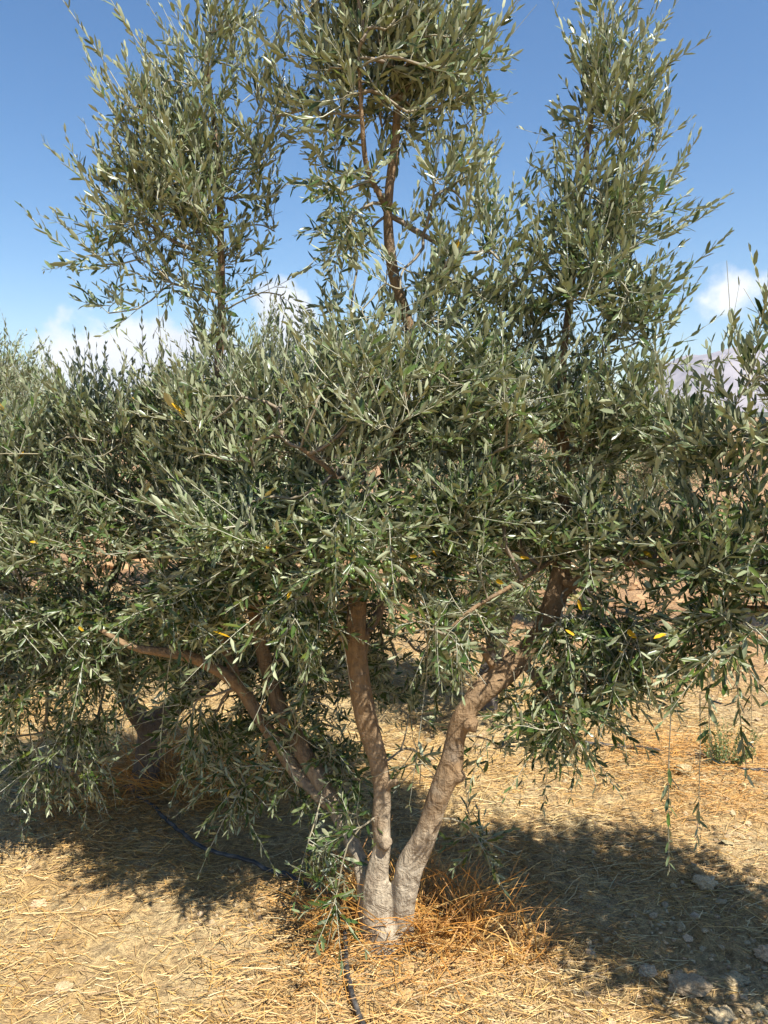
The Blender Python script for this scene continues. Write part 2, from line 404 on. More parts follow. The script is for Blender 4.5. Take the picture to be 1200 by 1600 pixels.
def to_px(P):
    v = P - np.array([0, 0, CAM_H]); dep = v[:, 1] * math.cos(PITCH) - v[:, 2] * math.sin(PITCH); dep = np.maximum(dep, .05)
    return 600 + FPX * v[:, 0] / dep, 800 - FPX * (v[:, 1] * math.sin(PITCH) + v[:, 2] * math.cos(PITCH)) / dep
def hidden_by(P, clear, rg):
    """pruned windows in the crowns: (px, py, radius, farthest depth, share taken out)"""
    x, y = to_px(P); h = np.zeros(len(P), bool); u = rg.uniform(size=len(P))
    for cx, cy, r, ym, pr in clear: h |= (np.hypot(x - cx, y - cy) < r) & (P[:, 1] < ym) & (u < pr)
    return h
def build_crown(name, tree, limbs, blobs, seed, dens, shoots=(2, 4), Ls=(.13, .28), simple=False, n_single=0, leaf=(.030, .052),
                yellow_at=(), n_olive=0, olive_px=None, extra=None, spacing=.0175, clear=(), far_y=2.32):
    rg = np.random.default_rng(seed)
    pts, up = blob_points(blobs, rg, dens)
    nodes, parent, order, n0, rad0 = grow(limbs, pts, up, rg)
    N = len(pts)
    # radii by the pipe rule
    r2 = np.full(len(nodes), 0.0); r2[n0:] = .0011 ** 2 * 1.6
    for i in order[::-1]:
        p = parent[n0 + i]
        if p >= n0: r2[p] += r2[n0 + i] * .9
    r = np.sqrt(r2)
    ch = np.array([n0 + i for i in range(N)]); pa = parent[ch]
    # direction of each branch piece, curved start
    d = nodes[ch] - nodes[pa]; Ln = np.linalg.norm(d, axis=1)
    pd = np.zeros((len(nodes), 3)); pd[ch] = unit(d)
    sd_ = unit(pd[pa] * .8 + unit(d) + np.array([0, 0, .25]))
    t = np.linspace(0, 1, 4)[None, :, None]
    h00, h10, h01, h11 = 2 * t ** 3 - 3 * t ** 2 + 1, t ** 3 - 2 * t ** 2 + t, -2 * t ** 3 + 3 * t ** 2, t ** 3 - t ** 2
    wob = rg.normal(size=(N, 1, 3)) * (Ln[:, None, None] * .05) * np.sin(t * np.pi)
    BP = h00 * nodes[pa][:, None] + h10 * (sd_ * Ln[:, None])[:, None] + h01 * nodes[ch][:, None] + h11 * (unit(d) * Ln[:, None])[:, None] + wob
    rs = np.where(pa >= n0, np.minimum(r[pa], r[ch] * 1.25), np.minimum(r[ch] * 1.3, np.maximum(rad0[np.minimum(pa, n0 - 1)] * .8, .002)))
    BR = rs[:, None] + (r[ch] - rs)[:, None] * np.linspace(0, 1, 4)[None]
    V1, Q1 = tubes(BP, BR, 4)
    age = np.clip((BR.ravel() - .0015) / .004, 0, 1)
    c1 = np.repeat(np.array([.30, .27, .17])[None] * (1 - age[:, None]) + np.array([.22, .165, .11])[None] * age[:, None], 4, axis=0)
    # shoots
    ns = rg.integers(shoots[0], shoots[1] + 1, N); own = np.repeat(np.arange(N), ns); S = len(own)
    tpos = rg.uniform(.35, 1.0, S); first = np.concatenate([[True], own[1:] != own[:-1]]); tpos[first] = 1.0
    k = np.clip(tpos * 3, 0, 2.999); ki = k.astype(int); kf = (k - ki)[:, None]
    B = BP[own, ki] * (1 - kf) + BP[own, ki + 1] * kf
    bd = unit(BP[own, ki + 1] - BP[own, ki])
    rnd = unit(rg.normal(size=(S, 3)))
    upv = up[own]
    D = unit(bd * np.where(first, 1.0, .45)[:, None] + rnd * np.where(first, .45, .85)[:, None] + np.stack([0 * upv, 0 * upv, upv * .95], 1))
    SL = rg.uniform(Ls[0], Ls[1], S) * np.where(first, 1.15, .9) * (1 + .15 * np.clip(upv, 0, 1))
    arch = (rg.uniform(size=S) < .05) & (upv < .65); SL = np.where(arch, SL * 1.7, SL)
    bend = np.stack([rg.normal(0, .1, S), rg.normal(0, .1, S), np.where(upv > 0, .28 * upv, .55 * upv - .1) + rg.normal(0, .12, S)], 1)
    S0 = 0; KEEP = slice(None)
    if extra is not None:
        S0 = len(extra[2]); eB, eD, eL, eb = extra; B = np.vstack([B, eB]); D = np.vstack([D, eD]); SL = np.concatenate([SL, eL]); bend = np.vstack([bend, eb]); S = len(B)
    if len(clear):
        keep = np.ones(S, bool)
        for f_ in (.3, .65, 1.0):
            keep &= ~hidden_by(B + D * (SL * f_)[:, None] + bend * (SL * f_ * f_)[:, None], clear, rg)
        if extra is not None: keep[-len(extra[2]):] = True
        B, D, SL, bend = B[keep], D[keep], SL[keep], bend[keep]; S = len(B); KEEP = keep
    ts = np.linspace(0, 1, 4)[None, :, None]
    SP = B[:, None] + D[:, None] * (SL[:, None, None] * ts) + bend[:, None] * (SL[:, None, None] * ts ** 2)
    low = gh(SP[..., 0], SP[..., 1]) + .012
    SP[..., 2] = np.maximum(SP[..., 2], low)
    SR = np.linspace(1.25, .55, 4)[None] * np.full((S, 1), .00115) * np.clip(SL / .2, .8, 1.3)[:, None]
    V2, Q2 = tubes(SP, SR, 3)
    pale = rg.uniform(.75, 1.25, (S, 1)) * np.array([.42, .41, .30])
    c2 = np.repeat(pale, 12, axis=0)
    V = np.vstack([V1, V2]); Qd = np.vstack([Q1, Q2 + len(V1)])
    link('twigs', mesh_np('twigs', V, Qd, M_TWIG, tint=np.vstack([c1, c2])), tree, kind='stuff')
    # leaves: opposite pairs, each pair turned a quarter
    M = int(Ls[1] * 1.15 * 2.0 / spacing) + 1
    if extra is not None: M = max(M, int(extra[2].max() / spacing))
    sp = rg.uniform(.85, 1.25, S) * spacing
    q = np.arange(M)[None, :]
    bare = np.where(SL > Ls[1] * 1.2, rg.uniform(.2, .6, S), rg.uniform(0, .3, S) * (SL > .16))
    sp_x = np.zeros(S, bool); upS = np.concatenate([np.clip(upv, 0, 1), np.zeros(S0)])[KEEP]
    if extra is not None: sp_x[-len(extra[2]):] = True; bare[sp_x] = [.38, .62, .1, .1]; sp[sp_x] = .019
    dist = .018 + q * sp[:, None] + rg.normal(0, .002, (S, M))
    tt = dist / SL[:, None]
    ok = (tt < 1.0) & (tt > bare[:, None])
    tt = np.clip(tt, 0, 1)
    lp = B[:, None] + D[:, None] * (SL[:, None] * tt)[..., None] + bend[:, None] * (SL[:, None] * tt ** 2)[..., None]
    ax = unit(D[:, None] + 2 * bend[:, None] * tt[..., None])
    ph = rg.uniform(0, 2 * np.pi, S)[:, None] + q * (np.pi / 2) + rg.normal(0, .25, (S, M))
    refv = np.where(np.abs(ax[..., 2:3]) < .8, np.array([0, 0, 1.]), np.array([1., 0, 0]))
    u = unit(np.cross(ax, refv)); v = np.cross(ax, u)
    out = []
    for sgn in (0, np.pi):
        a = ph + sgn
        rd = u * np.cos(a)[..., None] + v * np.sin(a)[..., None]
        th = np.radians(rg.normal(44, 13, (S, M)) - 10 * upS[:, None] - 20 * tt ** 2)
        ld = unit(ax * np.cos(th)[..., None] + rd * np.sin(th)[..., None] + np.array([0, 0, .10]) + rg.normal(0, .13, (S, M, 3)))
        nn = ax * np.sin(th)[..., None] - rd * np.cos(th)[..., None] + np.array([0, 0, .28]) + rg.normal(0, .4, (S, M, 3))
        nn = unit(nn - ld * (nn * ld).sum(-1, keepdims=True))
        fl = (nn[..., 2] < -.05) & (rg.uniform(size=(S, M)) < .82); nn = np.where(fl[..., None], -nn, nn)   # leaves turn their upper face to the light
        ll = rg.uniform(leaf[0], leaf[1], (S, M)) * (1 - .5 * tt ** 3) * (.75 + .25 * np.clip(tt * 6, 0, 1)) * rg.choice([1, 1, 1, 1.15, .8], (S, M))
        kp = ok & (rg.uniform(size=(S, M)) < .92)
        yg_lit = np.clip((tt - .45) * 1.3, 0, .75) * np.repeat(np.clip(rg.normal(.6, .4, (S, 1)) + .45 * upS[:, None] - .1, 0, 1.3), M, 1)  # young tips paler; upper crown lifted more, sunlight put into the colour
        out.append((lp[kp], ld[kp], nn[kp], ll[kp], yg_lit[kp], np.repeat(sp_x[:, None], M, 1)[kp], np.repeat(upS[:, None], M, 1)[kp]))
    LP, LD, LN, LL, LY, LX, LU = [np.concatenate([o[i] for o in out]) for i in range(7)]
    if len(clear):
        kp = ~hidden_by(LP + LD * (LL * .6)[:, None], clear, rg) | LX
        LP, LD, LN, LL, LY, LU = LP[kp], LD[kp], LN[kp], LL[kp], LY[kp], LU[kp]
    n = len(LP)
    LL = LL * (1 - .12 * LU); LW = LL * rg.uniform(.18, .26, n) * (1 + .28 * LU)
    CU = rg.normal(.03, .13, n); FO = rg.uniform(.08, .4, n)
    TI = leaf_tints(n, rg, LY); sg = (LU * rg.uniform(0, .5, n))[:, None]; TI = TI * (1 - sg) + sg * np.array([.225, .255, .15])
    ye = rg.uniform(size=n) < .0012; TI[ye] = YELLOW * rg.uniform(.6, 1, (ye.sum(), 1))
    LP[:, 2] = np.maximum(LP[:, 2], gh(LP[:, 0], LP[:, 1]) + .012)
    single = np.zeros(n, bool)
    if n_single:
        mid = LP + LD * (LL * .5)[:, None]
        v = mid - np.array([0, 0, CAM_H]); dist = np.linalg.norm(v, axis=1)
        dep = v[:, 1] * math.cos(PITCH) - v[:, 2] * math.sin(PITCH)
        pxx = 600 + FPX * v[:, 0] / dep; pyy = 800 - FPX * (v[:, 1] * math.sin(PITCH) + v[:, 2] * math.cos(PITCH)) / dep
        inn = (dep > .2) & (pxx > 0) & (pxx < 1200) & (pyy > 0) & (pyy < 1600)
        cell = (np.floor(pxx / 9) * 4000 + np.floor(pyy / 9)).astype(np.int64)
        o = np.argsort(dist); front = np.zeros(n, bool); _, fi = np.unique(cell[o], return_index=True); front[o[fi]] = True
        vd = v / dist[:, None]
        proj = LL * LW * np.abs((LN * vd).sum(1)) / dist ** 2
        yel = []
        for (yx, yy) in yellow_at:
            hy = np.hypot(pxx - yx, pyy - yy); cand = inn & ~single & ~ye & (proj > np.quantile(proj[inn], .6)); dd = np.where(cand, np.maximum(hy - 26, 0) * 10 + dist * 30, 1e9); j = int(dd.argmin()); LL[j] *= 1.15; LW[j] *= 1.4; yel.append(j); single[j] = True
        sc = np.where(inn & front & ~single & ~ye, proj, -1); pick = np.argsort(-sc)[:n_single - len(yel)]; single[pick] = True
        yset = set(yel)
        inv = Matrix.Translation(-Vector(tree.location))
        for j in np.flatnonzero(single):
            D_, N_ = LD[j], LN[j]; S_ = np.cross(N_, D_)
            mi = rg.integers(0, 14) if LY[j] < .25 else rg.integers(10, 14)
            if j in yset: mi = rg.integers(14, 16)
            o_ = bpy.data.objects.new('leaf', LEAF[mi]); COL.objects.link(o_); o_.parent = tree; o_.matrix_parent_inverse = inv
            W_, L_ = LW[j], LL[j]
            o_.matrix_basis = Matrix(((D_[0] * L_, S_[0] * W_, N_[0] * W_ * 2.2, LP[j, 0]), (D_[1] * L_, S_[1] * W_, N_[1] * W_ * 2.2, LP[j, 1]),
                                      (D_[2] * L_, S_[2] * W_, N_[2] * W_ * 2.2, LP[j, 2]), (0, 0, 0, 1)))
            if j in yset: o_['label'] = 'leaf turned yellow'
    kq = ~single
    VV, TT, QQ, CC, off = [], [], [], [], 0
    for sim in (True, False):
        q_ = kq & ((LP[:, 1] > far_y) | simple) if sim else kq & ~((LP[:, 1] > far_y) | simple)
        if not q_.any(): continue
        V, F, kk = leaf_verts(LP[q_], LD[q_], LN[q_], LL[q_], LW[q_], CU[q_], FO[q_], sim)
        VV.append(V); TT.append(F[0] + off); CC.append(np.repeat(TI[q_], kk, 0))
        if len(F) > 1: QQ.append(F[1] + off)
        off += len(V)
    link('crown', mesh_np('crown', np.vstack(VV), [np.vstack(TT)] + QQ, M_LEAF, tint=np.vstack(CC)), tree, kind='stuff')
    if n_olive:
        mid = SP[:, 2]; v = mid - np.array([0, 0, CAM_H])
        dep = v[:, 1] * math.cos(PITCH) - v[:, 2] * math.sin(PITCH)
        pxx = 600 + FPX * v[:, 0] / dep; pyy = 800 - FPX * (v[:, 1] * math.sin(PITCH) + v[:, 2] * math.cos(PITCH)) / dep
        wgt = np.zeros(S)
        for (ox, oy, orad) in olive_px: wgt += np.exp(-((pxx - ox) ** 2 + (pyy - oy) ** 2) / orad ** 2)
        wgt *= np.exp(-(dep - 1.7) * 9)
        pk = rg.choice(S, n_olive, p=wgt / wgt.sum())
        for j in pk:
            kk_ = rg.integers(1, 3); b = SP[j, kk_]
            o_ = bpy.data.objects.new('olive', OLIVES[rg.integers(0, len(OLIVES))]); COL.objects.link(o_); o_.parent = tree
            o_.matrix_parent_inverse = Matrix.Translation(-Vector(tree.location))
            s_ = rg.uniform(.65, .95)
            o_.location = b; o_.scale = (s_,) * 3; o_.rotation_euler = (rg.normal(0, .3), rg.normal(0, .3), rg.uniform(0, 6.3))
    return n

def olive_meshes():
    res = []
    for c in ((.13, .19, .045), (.16, .21, .06), (.10, .155, .035)):
        a = np.arange(10) * 2 * np.pi / 10; zs = np.array([0, -.012, -.0135, -.017, -.022, -.027, -.0305, -.0318]); rs = np.array([.0006, .0006, .003, .0058, .0066, .0052, .0025, .0002])
        V = np.stack([np.outer(rs, np.cos(a)), np.outer(rs, np.sin(a)), np.repeat(zs[:, None], 10, 1)], -1).reshape(-1, 3)
        i = np.arange(10); j = (i + 1) % 10
        Q = np.vstack([np.stack([k * 10 + i, k * 10 + j, k * 10 + 10 + j, k * 10 + 10 + i], -1) for k in range(7)])[:, ::-1]
        res.append(mesh_np('olive', V, Q, M_OLIVE, tint=np.repeat(np.array([c]), len(V), 0)))
    return res
OLIVES = olive_meshes()

def px_limb(rows, step=.025):
    """rows: (px, py, depth, width in photo pixels) -> [k,4] centre line with radius"""
    out = []
    for px, py, Y, wd in rows:
        p = at(px, py, Y); dist = math.hypot(p[1], p[2] - CAM_H); out.append([*p, wd * .5 * dist / FPX])
    return catmull(np.array(out), step)
def px_blob(px, py, rx, ry, Y, ry_depth, dens, up):
    p = at(px, py, Y); k = math.hypot(p[1], p[2] - CAM_H) / FPX
    return (p, (rx * k, ry_depth, ry * k), dens, up)

# ---- the tree in the middle: three tall stems from one foot
g0 = gh(MAIN[0], MAIN[1])
main = empty('olive_tree', (MAIN[0], MAIN[1], float(g0)), 'olive tree with three tall leafy spires and pale grey forked trunk, hose beside it', 'tree', 'olive trees')
YB = MAIN[1]
stemA = px_limb([(626, 1520, YB, 40), (629, 1450, YB - .01, 30), (630, 1408, YB - .02, 32), (638, 1360, YB - .02, 37), (655, 1325, YB - .02, 35), (668, 1295, YB - .03, 31), (678, 1262, YB - .03, 31), (690, 1230, YB - .04, 32), (704, 1195, YB - .04, 35), (713, 1155, YB - .04, 29), (722, 1125, YB - .04, 32),
                 (750, 1085, YB - .03, 36), (795, 1045, YB, 37), (845, 988, YB + .03, 30), (872, 920, YB + .05, 35), (880, 850, YB + .08, 21), (882, 760, YB + .1, 18), (879, 650, YB + .12, 16),
                 (880, 560, YB + .13, 12), (897, 420, YB + .15, 9), (915, 250, YB + .16, 7), (938, 80, YB + .16, 4), (943, 20, YB + .16, 2.5)])
stemB = px_limb([(592, 1515, YB, 54), (592, 1450, YB, 48), (588, 1400, YB, 40), (592, 1358, YB + .01, 29), (599, 1320, YB + .02, 25), (596, 1282, YB + .025, 27), (598, 1240, YB + .03, 25), (589, 1180, YB + .05, 29), (568, 1100, YB + .07, 32), (556, 1010, YB + .1, 31),
                 (562, 920, YB + .12, 26), (590, 800, YB + .14, 21), (628, 650, YB + .14, 18), (640, 520, YB + .14, 17), (615, 430, YB + .13, 16), (606, 330, YB + .12, 14), (618, 210, YB + .12, 11),
                 (626, 80, YB + .12, 8), (632, -40, YB + .12, 5), (640, -100, YB + .12, 2.5)])
stemC = px_limb([(590, 1505, YB + .01, 50), (582, 1430, YB + .02, 36), (562, 1345, YB + .08, 24), (518, 1250, YB + .17, 24), (470, 1165, YB + .25, 27), (430, 1090, YB + .3, 25), (408, 1010, YB + .32, 22), (392, 930, YB + .33, 20),
                 (372, 800, YB + .32, 18), (345, 660, YB + .31, 16), (340, 590, YB + .3, 14), (345, 520, YB + .3, 12), (345, 400, YB + .29, 10), (340, 250, YB + .28, 8), (325, 110, YB + .28, 5), (322, 50, YB + .28, 2.5)])
stemD = px_limb([(515, 1255, YB + .17, 24), (470, 1215, YB + .22, 22), (430, 1160, YB + .24, 20), (395, 1105, YB + .24, 19), (372, 1072, YB + .23, 19), (340, 1048, YB + .2, 18), (295, 1026, YB + .16, 17), (250, 1018, YB + .13, 15), (205, 1010, YB + .12, 10), (150, 980, YB + .15, 6)])
stemE = px_limb([(372, 1075, YB + .23, 15), (362, 1040, YB + .26, 14), (350, 1010, YB + .28, 12), (340, 940, YB + .3, 9), (310, 850, YB + .3, 6)])
stemF = px_limb([(606, 335, YB + .12, 10), (590, 300, YB + .1, 8), (572, 260, YB + .06, 7), (565, 180, YB + .02, 6), (560, 90, YB, 4)])
stemG = px_limb([(815, 1030, YB + .01, 17), (850, 1075, YB - .08, 12), (885, 1120, YB - .15, 8), (900, 1170, YB - .2, 5)])
stemH = px_limb([(875, 930, YB + .05, 18), (930, 890, YB - .05, 14), (985, 878, YB - .12, 11), (1040, 875, YB - .16, 7)])
stemI = px_limb([(868, 872, YB + .06, 8), (800, 915, YB - .12, 7), (740, 950, YB - .2, 6), (700, 985, YB - .25, 4)])
stemJ = px_limb([(582, 840, YB + .13, 14), (545, 790, YB, 11), (520, 740, YB - .1, 9), (470, 700, YB - .15, 6)])
stemK = px_limb([(556, 1010, YB + .1, 18), (590, 960, YB + .25, 14), (620, 880, YB + .35, 10), (680, 780, YB + .4, 7)])
def cut(L, zc, above):
    i = int(np.argmax(L[:, 2] > zc)); return L[max(i - 3, 0):] if above else L[:i + 1]
def stub(px, py, Y, dx, dy, wd, ln=14):
    return px_limb([(px, py, Y, wd), (px + dx, py + dy, Y - .01, wd * .95), (px + dx * 1.5, py + dy * 1.5, Y - .012, wd * .8)], .006)
ZC = 1.05
lower = [limb_tube(cut(L, ZC, False), 18, s) for L, s in ((stemA, 1), (stemB, 2), (stemC, 3))]
lower += [limb_tube(stub(*a), 10, 7) for a in ((712, 1215, YB - .05, 9, -4, 22), (612, 1225, YB + .02, 7, -3, 12), (600, 1315, YB, 6, 5, 22), (728, 1130, YB - .06, 12, 4, 24), (770, 1040, YB - .02, -14, -22, 14), (880, 905, YB + .02, 14, 8, 20))]
foot = px_limb([(602, 1530, YB, 92), (602, 1490, YB, 76), (600, 1460, YB, 60), (596, 1425, YB + .01, 44)], .02)
lower.append(limb_tube(foot, 22, 11, .16))
link('trunk', remeshed('trunk', lower, .0075, M_BARK), main)
def limb_obj(L, tree, seed, mat, sides=12, name='limb'):
    V, Q, T = limb_tube(L, sides, seed); return link(name, mesh_np(name, V, [Q, T], mat), tree)
for k, L in enumerate((cut(stemA, ZC, True), cut(stemB, ZC, True), cut(stemC, ZC, True), stemD, stemE, stemF, stemG, stemH, stemI, stemJ, stemK)):
    limb_obj(L, main, 20 + k, M_BARK)
B = px_blob
blobs_main = [
    # left spire
    B(335, 110, 45, 80, YB + 0.30, .12, 1.3, 1.0), B(280, 230, 95, 80, YB + 0.28, .2, 1.1, .9), B(265, 350, 115, 75, YB + 0.26, .22, 1.1, .75), B(400, 260, 40, 110, YB + 0.30, .13, .8, .9), B(320, 440, 95, 50, YB + 0.27, .17, .7, .5), B(150, 395, 45, 28, YB + 0.20, .08, 1.0, .5), B(430, 140, 26, 90, YB + 0.22, .1, 1.0, .9), B(200, 480, 70, 25, YB + 0.20, .1, .45, .3), B(430, 460, 35, 20, YB + 0.25, .07, .6, .2),
    B(330, 540, 85, 50, YB + 0.30, .15, .5, .7), B(265, 650, 70, 45, YB + 0.30, .15, 1.0, .9), B(790, 400, 60, 90, YB + 0.10, .12, .7, .9), B(800, 540, 70, 50, YB + 0.10, .15, 1.0, .6), B(675, 900, 60, 50, YB + 0.20, .14, 1.1, .0), B(470, 600, 60, 40, YB + 0.20, .14, .7, .9),
    # middle spire
    B(600, 30, 125, 95, YB + .12, .2, 1.25, .9), B(620, 150, 125, 75, YB + .1, .22, 1.2, .7), B(725, 90, 55, 45, YB + .05, .1, 1.2, .6), B(545, 330, 45, 85, YB + .05, .13, 1.5, .0), B(510, 240, 35, 60, YB + .1, .12, 1.0, .4),
    B(720, 330, 75, 75, YB + .05, .15, .75, 1.0), B(670, 470, 130, 60, YB + .08, .2, 1.0, .9), B(540, 520, 60, 60, YB + .05, .15, .7, .9), B(760, 180, 35, 40, YB + .1, .08, .7, .7),
    # right spire
    B(945, 80, 34, 75, YB + .15, .1, 1.3, 1.0), B(950, 215, 70, 80, YB + .14, .16, 1.3, .9), B(945, 350, 85, 80, YB + .12, .18, 1.3, .7), B(920, 480, 95, 80, YB + .1, .2, 1.2, .6), B(1010, 540, 50, 60, YB + .05, .12, .9, .9),
    # broad middle
    B(390, 660, 130, 85, YB + .12, .3, .9, .8), B(560, 650, 130, 90, YB + .0, .3, .95, .8), B(740, 640, 130, 90, YB + .05, .28, 1.1, .4), B(930, 680, 100, 90, YB + .08, .25, 1.0, .5),
    B(400, 820, 130, 80, YB + .05, .32, 1.05, .25), B(560, 820, 110, 80, YB - .1, .28, 1.05, .1), B(730, 810, 110, 70, YB + .0, .28, 1.0, .2), B(900, 840, 110, 70, YB + .0, .26, 1.1, .2), B(1010, 860, 60, 60, YB - .08, .18, 1.0, .2),
    # skirts
    B(330, 930, 110, 60, YB + .1, .25, 1.0, -.2), B(470, 950, 90, 60, YB - .05, .25, 1.1, -.28), B(700, 960, 80, 50, YB - .15, .2, 1.0, -.2), B(930, 980, 100, 60, YB - .05, .2, 1.2, -.3), B(860, 1090, 90, 55, YB - .12, .16, 1.2, -.28), B(960, 1050, 60, 45, YB - .1, .14, 1.2, -.28),
    B(870, 1165, 45, 30, YB - .15, .09, 1.2, -.28), B(700, 1075, 50, 40, YB - .1, .1, .9, -.2), B(470, 1100, 70, 70, YB + .25, .16, .9, -.28), B(330, 1100, 60, 55, YB + .3, .16, 1.2, -.28), B(300, 760, 70, 90, YB + .3, .2, 1.0, .5), B(300, 980, 70, 60, YB + .35, .2, 1.1, -.1), B(440, 1040, 100, 60, YB + .45, .14, 1.3, -.3), B(400, 1150, 90, 50, YB + .42, .14, 1.3, -.3), B(560, 960, 90, 60, YB + .38, .14, 1.2, -.2), B(680, 1010, 60, 60, YB + .35, .12, 1.1, -.2), B(560, 1060, 30, 60, YB + .25, .1, .7, -.3), B(500, 1200, 75, 50, YB + .2, .12, .6, -.2), B(380, 1220, 50, 45, YB + .25, .1, .7, -.3), B(640, 1160, 30, 60, YB + .12, .1, .8, .0), B(620, 1080, 50, 60, YB + .3, .12, 1.1, -.1), B(645, 1190, 28, 60, YB + .22, .1, .9, .1), B(530, 1150, 50, 40, YB + .38, .1, 1.1, -.1), B(790, 1150, 50, 40, YB + .05, .12, .8, -.3),
    # suckers at the foot
    B(490, 1310, 45, 40, YB + .05, .1, .45, -.1), B(520, 1410, 22, 22, YB - .1, .06, 1.6, -.1), B(735, 1300, 30, 24, YB + .1, .06, 2.2, .1), B(560, 1290, 25, 40, YB - .06, .06, .8, .1),
]
limbs_main = [stemA, stemB, stemC, stemD, stemE, stemF, stemG, stemH, stemI, stemJ, stemK]
GAPS = [(640, 1000, 36), (628, 1045, 30), (532, 1130, 36), (612, 1115, 28), (640, 1150, 34), (690, 1130, 14), (660, 1225, 34), (640, 1290, 30), (640, 1360, 22), (760, 1195, 30), (345, 1092, 30), (300, 1122, 26), (690, 1290, 30), (620, 1175, 25), (800, 1190, 24)]
STEMS = [(x, y, r, y_, .9) for x, y, r, y_ in ((600, 1450, 45, YB), (630, 1400, 32, YB), (655, 1330, 30, YB), (680, 1260, 30, YB), (705, 1190, 28, YB), (720, 1135, 26, YB), (748, 1080, 28, YB), (795, 1045, 28, YB), (872, 915, 28, YB), (868, 945, 24, YB + .05), (883, 790, 14, YB + .1), (880, 690, 10, YB + .1),
         (594, 1330, 22, YB), (595, 1260, 22, YB), (590, 1190, 24, YB + .02), (572, 1110, 24, YB + .05), (558, 1030, 24, YB + .08), (556, 965, 22, YB + .1), (475, 1170, 18, YB + .22), (435, 1098, 18, YB + .28), (410, 1020, 18, YB + .3), (395, 960, 16, YB + .3),
         (395, 1108, 16, YB + .22), (352, 1055, 17, YB + .2), (300, 1028, 17, YB + .15), (245, 1018, 16, YB + .12), (606, 350, 14, YB + .11), (614, 425, 14, YB + .12), (590, 300, 10, YB + .1), (638, 500, 12, YB + .12), (342, 570, 14, YB + .32))]
SKYG = [(455, 330, 26, .9), (452, 400, 28, .9), (475, 455, 22, .8), (838, 60, 40, .9), (840, 140, 26, .9), (815, 215, 14, .8), (790, 255, 18, .7), (650, 395, 26, .8), (590, 405, 20, .7), (560, 450, 32, .7), (400, 470, 30, .6), (250, 520, 50, .6), (400, 520, 30, .7), (170, 560, 40, .7), (470, 270, 14, .7), (690, 240, 14, .6), (845, 300, 12, .6), (840, 620, 22, .6), (790, 610, 18, .5), (730, 600, 16, .4), (640, 620, 16, .4), (460, 560, 30, .6)]
GAPC = [(x, y, r * .9, 4.9, .5) for x, y, r in GAPS]
CLEAR_MAIN = GAPC + STEMS + [(x, y, r, 9., p) for x, y, r, p in SKYG]
CLEAR_LEFT = [(232, 1215, 42, 2.9, .9), (240, 1150, 38, 2.9, .9), (272, 1100, 28, 2.9, .9), (300, 1062, 22, 2.9, .85), (340, 1090, 30, 5., .5), (300, 1125, 26, 5., .5), (225, 1270, 40, 5, .9), (60, 1160, 30, 5., .4)]
CLEAR_RIGHT = [(1050, 1230, 70, 2.5, .95), (1100, 1280, 60, 2.5, .95), (1180, 1170, 60, 3., .85), (980, 1140, 40, 3, .8), (1130, 440, 50, 3, .85), (1075, 480, 40, 3, .9)]
YEL = [(437, 868), (440, 946), (785, 900), (822, 885), (885, 940), (890, 965), (905, 935), (1006, 985), (255, 628), (265, 662), (640, 865), (400, 770), (416, 822), (585, 1392)]
nm = build_crown('crown', main, limbs_main, blobs_main, 101, 2350, (3, 5), (.08, .19), clear=CLEAR_MAIN, n_single=300, yellow_at=YEL, n_olive=110,
                 olive_px=[(460, 920, 90), (540, 880, 70), (420, 800, 80), (560, 330, 60), (860, 600, 80)])

# ---- the tree on the left with the old dark fork
YL = LEFT[1]
gl = float(gh(LEFT[0], LEFT[1]))
left = empty('olive_tree', (LEFT[0], LEFT[1], gl), 'low spreading olive tree with dark gnarled fork, brown straw heaped round its foot', 'tree', 'olive trees')
lt = [px_limb([(218, 1275, YL, 56), (224, 1240, YL, 44), (232, 1190, YL, 38), (240, 1140, YL, 42), (262, 1112, YL, 26), (285, 1080, YL, 23), (302, 1045, YL, 20), (330, 980, YL + .05, 16), (370, 860, YL + .1, 10), (390, 760, YL + .1, 5)]),
      px_limb([(236, 1170, YL, 34), (228, 1135, YL, 32), (205, 1105, YL - .02, 24), (185, 1050, YL - .05, 20), (150, 950, YL - .2, 15), (110, 830, YL - .35, 10), (90, 720, YL - .42, 5)]),
      px_limb([(262, 1118, YL, 22), (300, 1090, YL + .02, 16), (335, 1066, YL + .05, 13), (370, 1020, YL + .1, 9)]),
      px_limb([(185, 1050, YL - .05, 15), (120, 1010, YL - .3, 12), (60, 960, YL - .45, 9), (-20, 900, YL - .5, 5)]),
      px_limb([(150, 950, YL - .2, 12), (190, 870, YL - .4, 9), (220, 780, YL - .5, 6), (230, 700, YL - .52, 4)]),
      px_limb([(150, 950, YL - .1, 12), (60, 880, YL + .1, 9), (-60, 800, YL + .2, 6)])]
parts = [limb_tube(L, 16, 40 + k, .2) for k, L in enumerate(lt[:3])]
parts.append(limb_tube(px_limb([(216, 1290, YL, 75), (220, 1255, YL, 58), (226, 1215, YL, 42)], .02), 18, 49, .2))
link('trunk', remeshed('trunk', parts, .009, M_BARK_OLD_SHADE), left)
for k, L in enumerate(lt[3:]): limb_obj(L, left, 50 + k, M_BARK_OLD_SHADE)
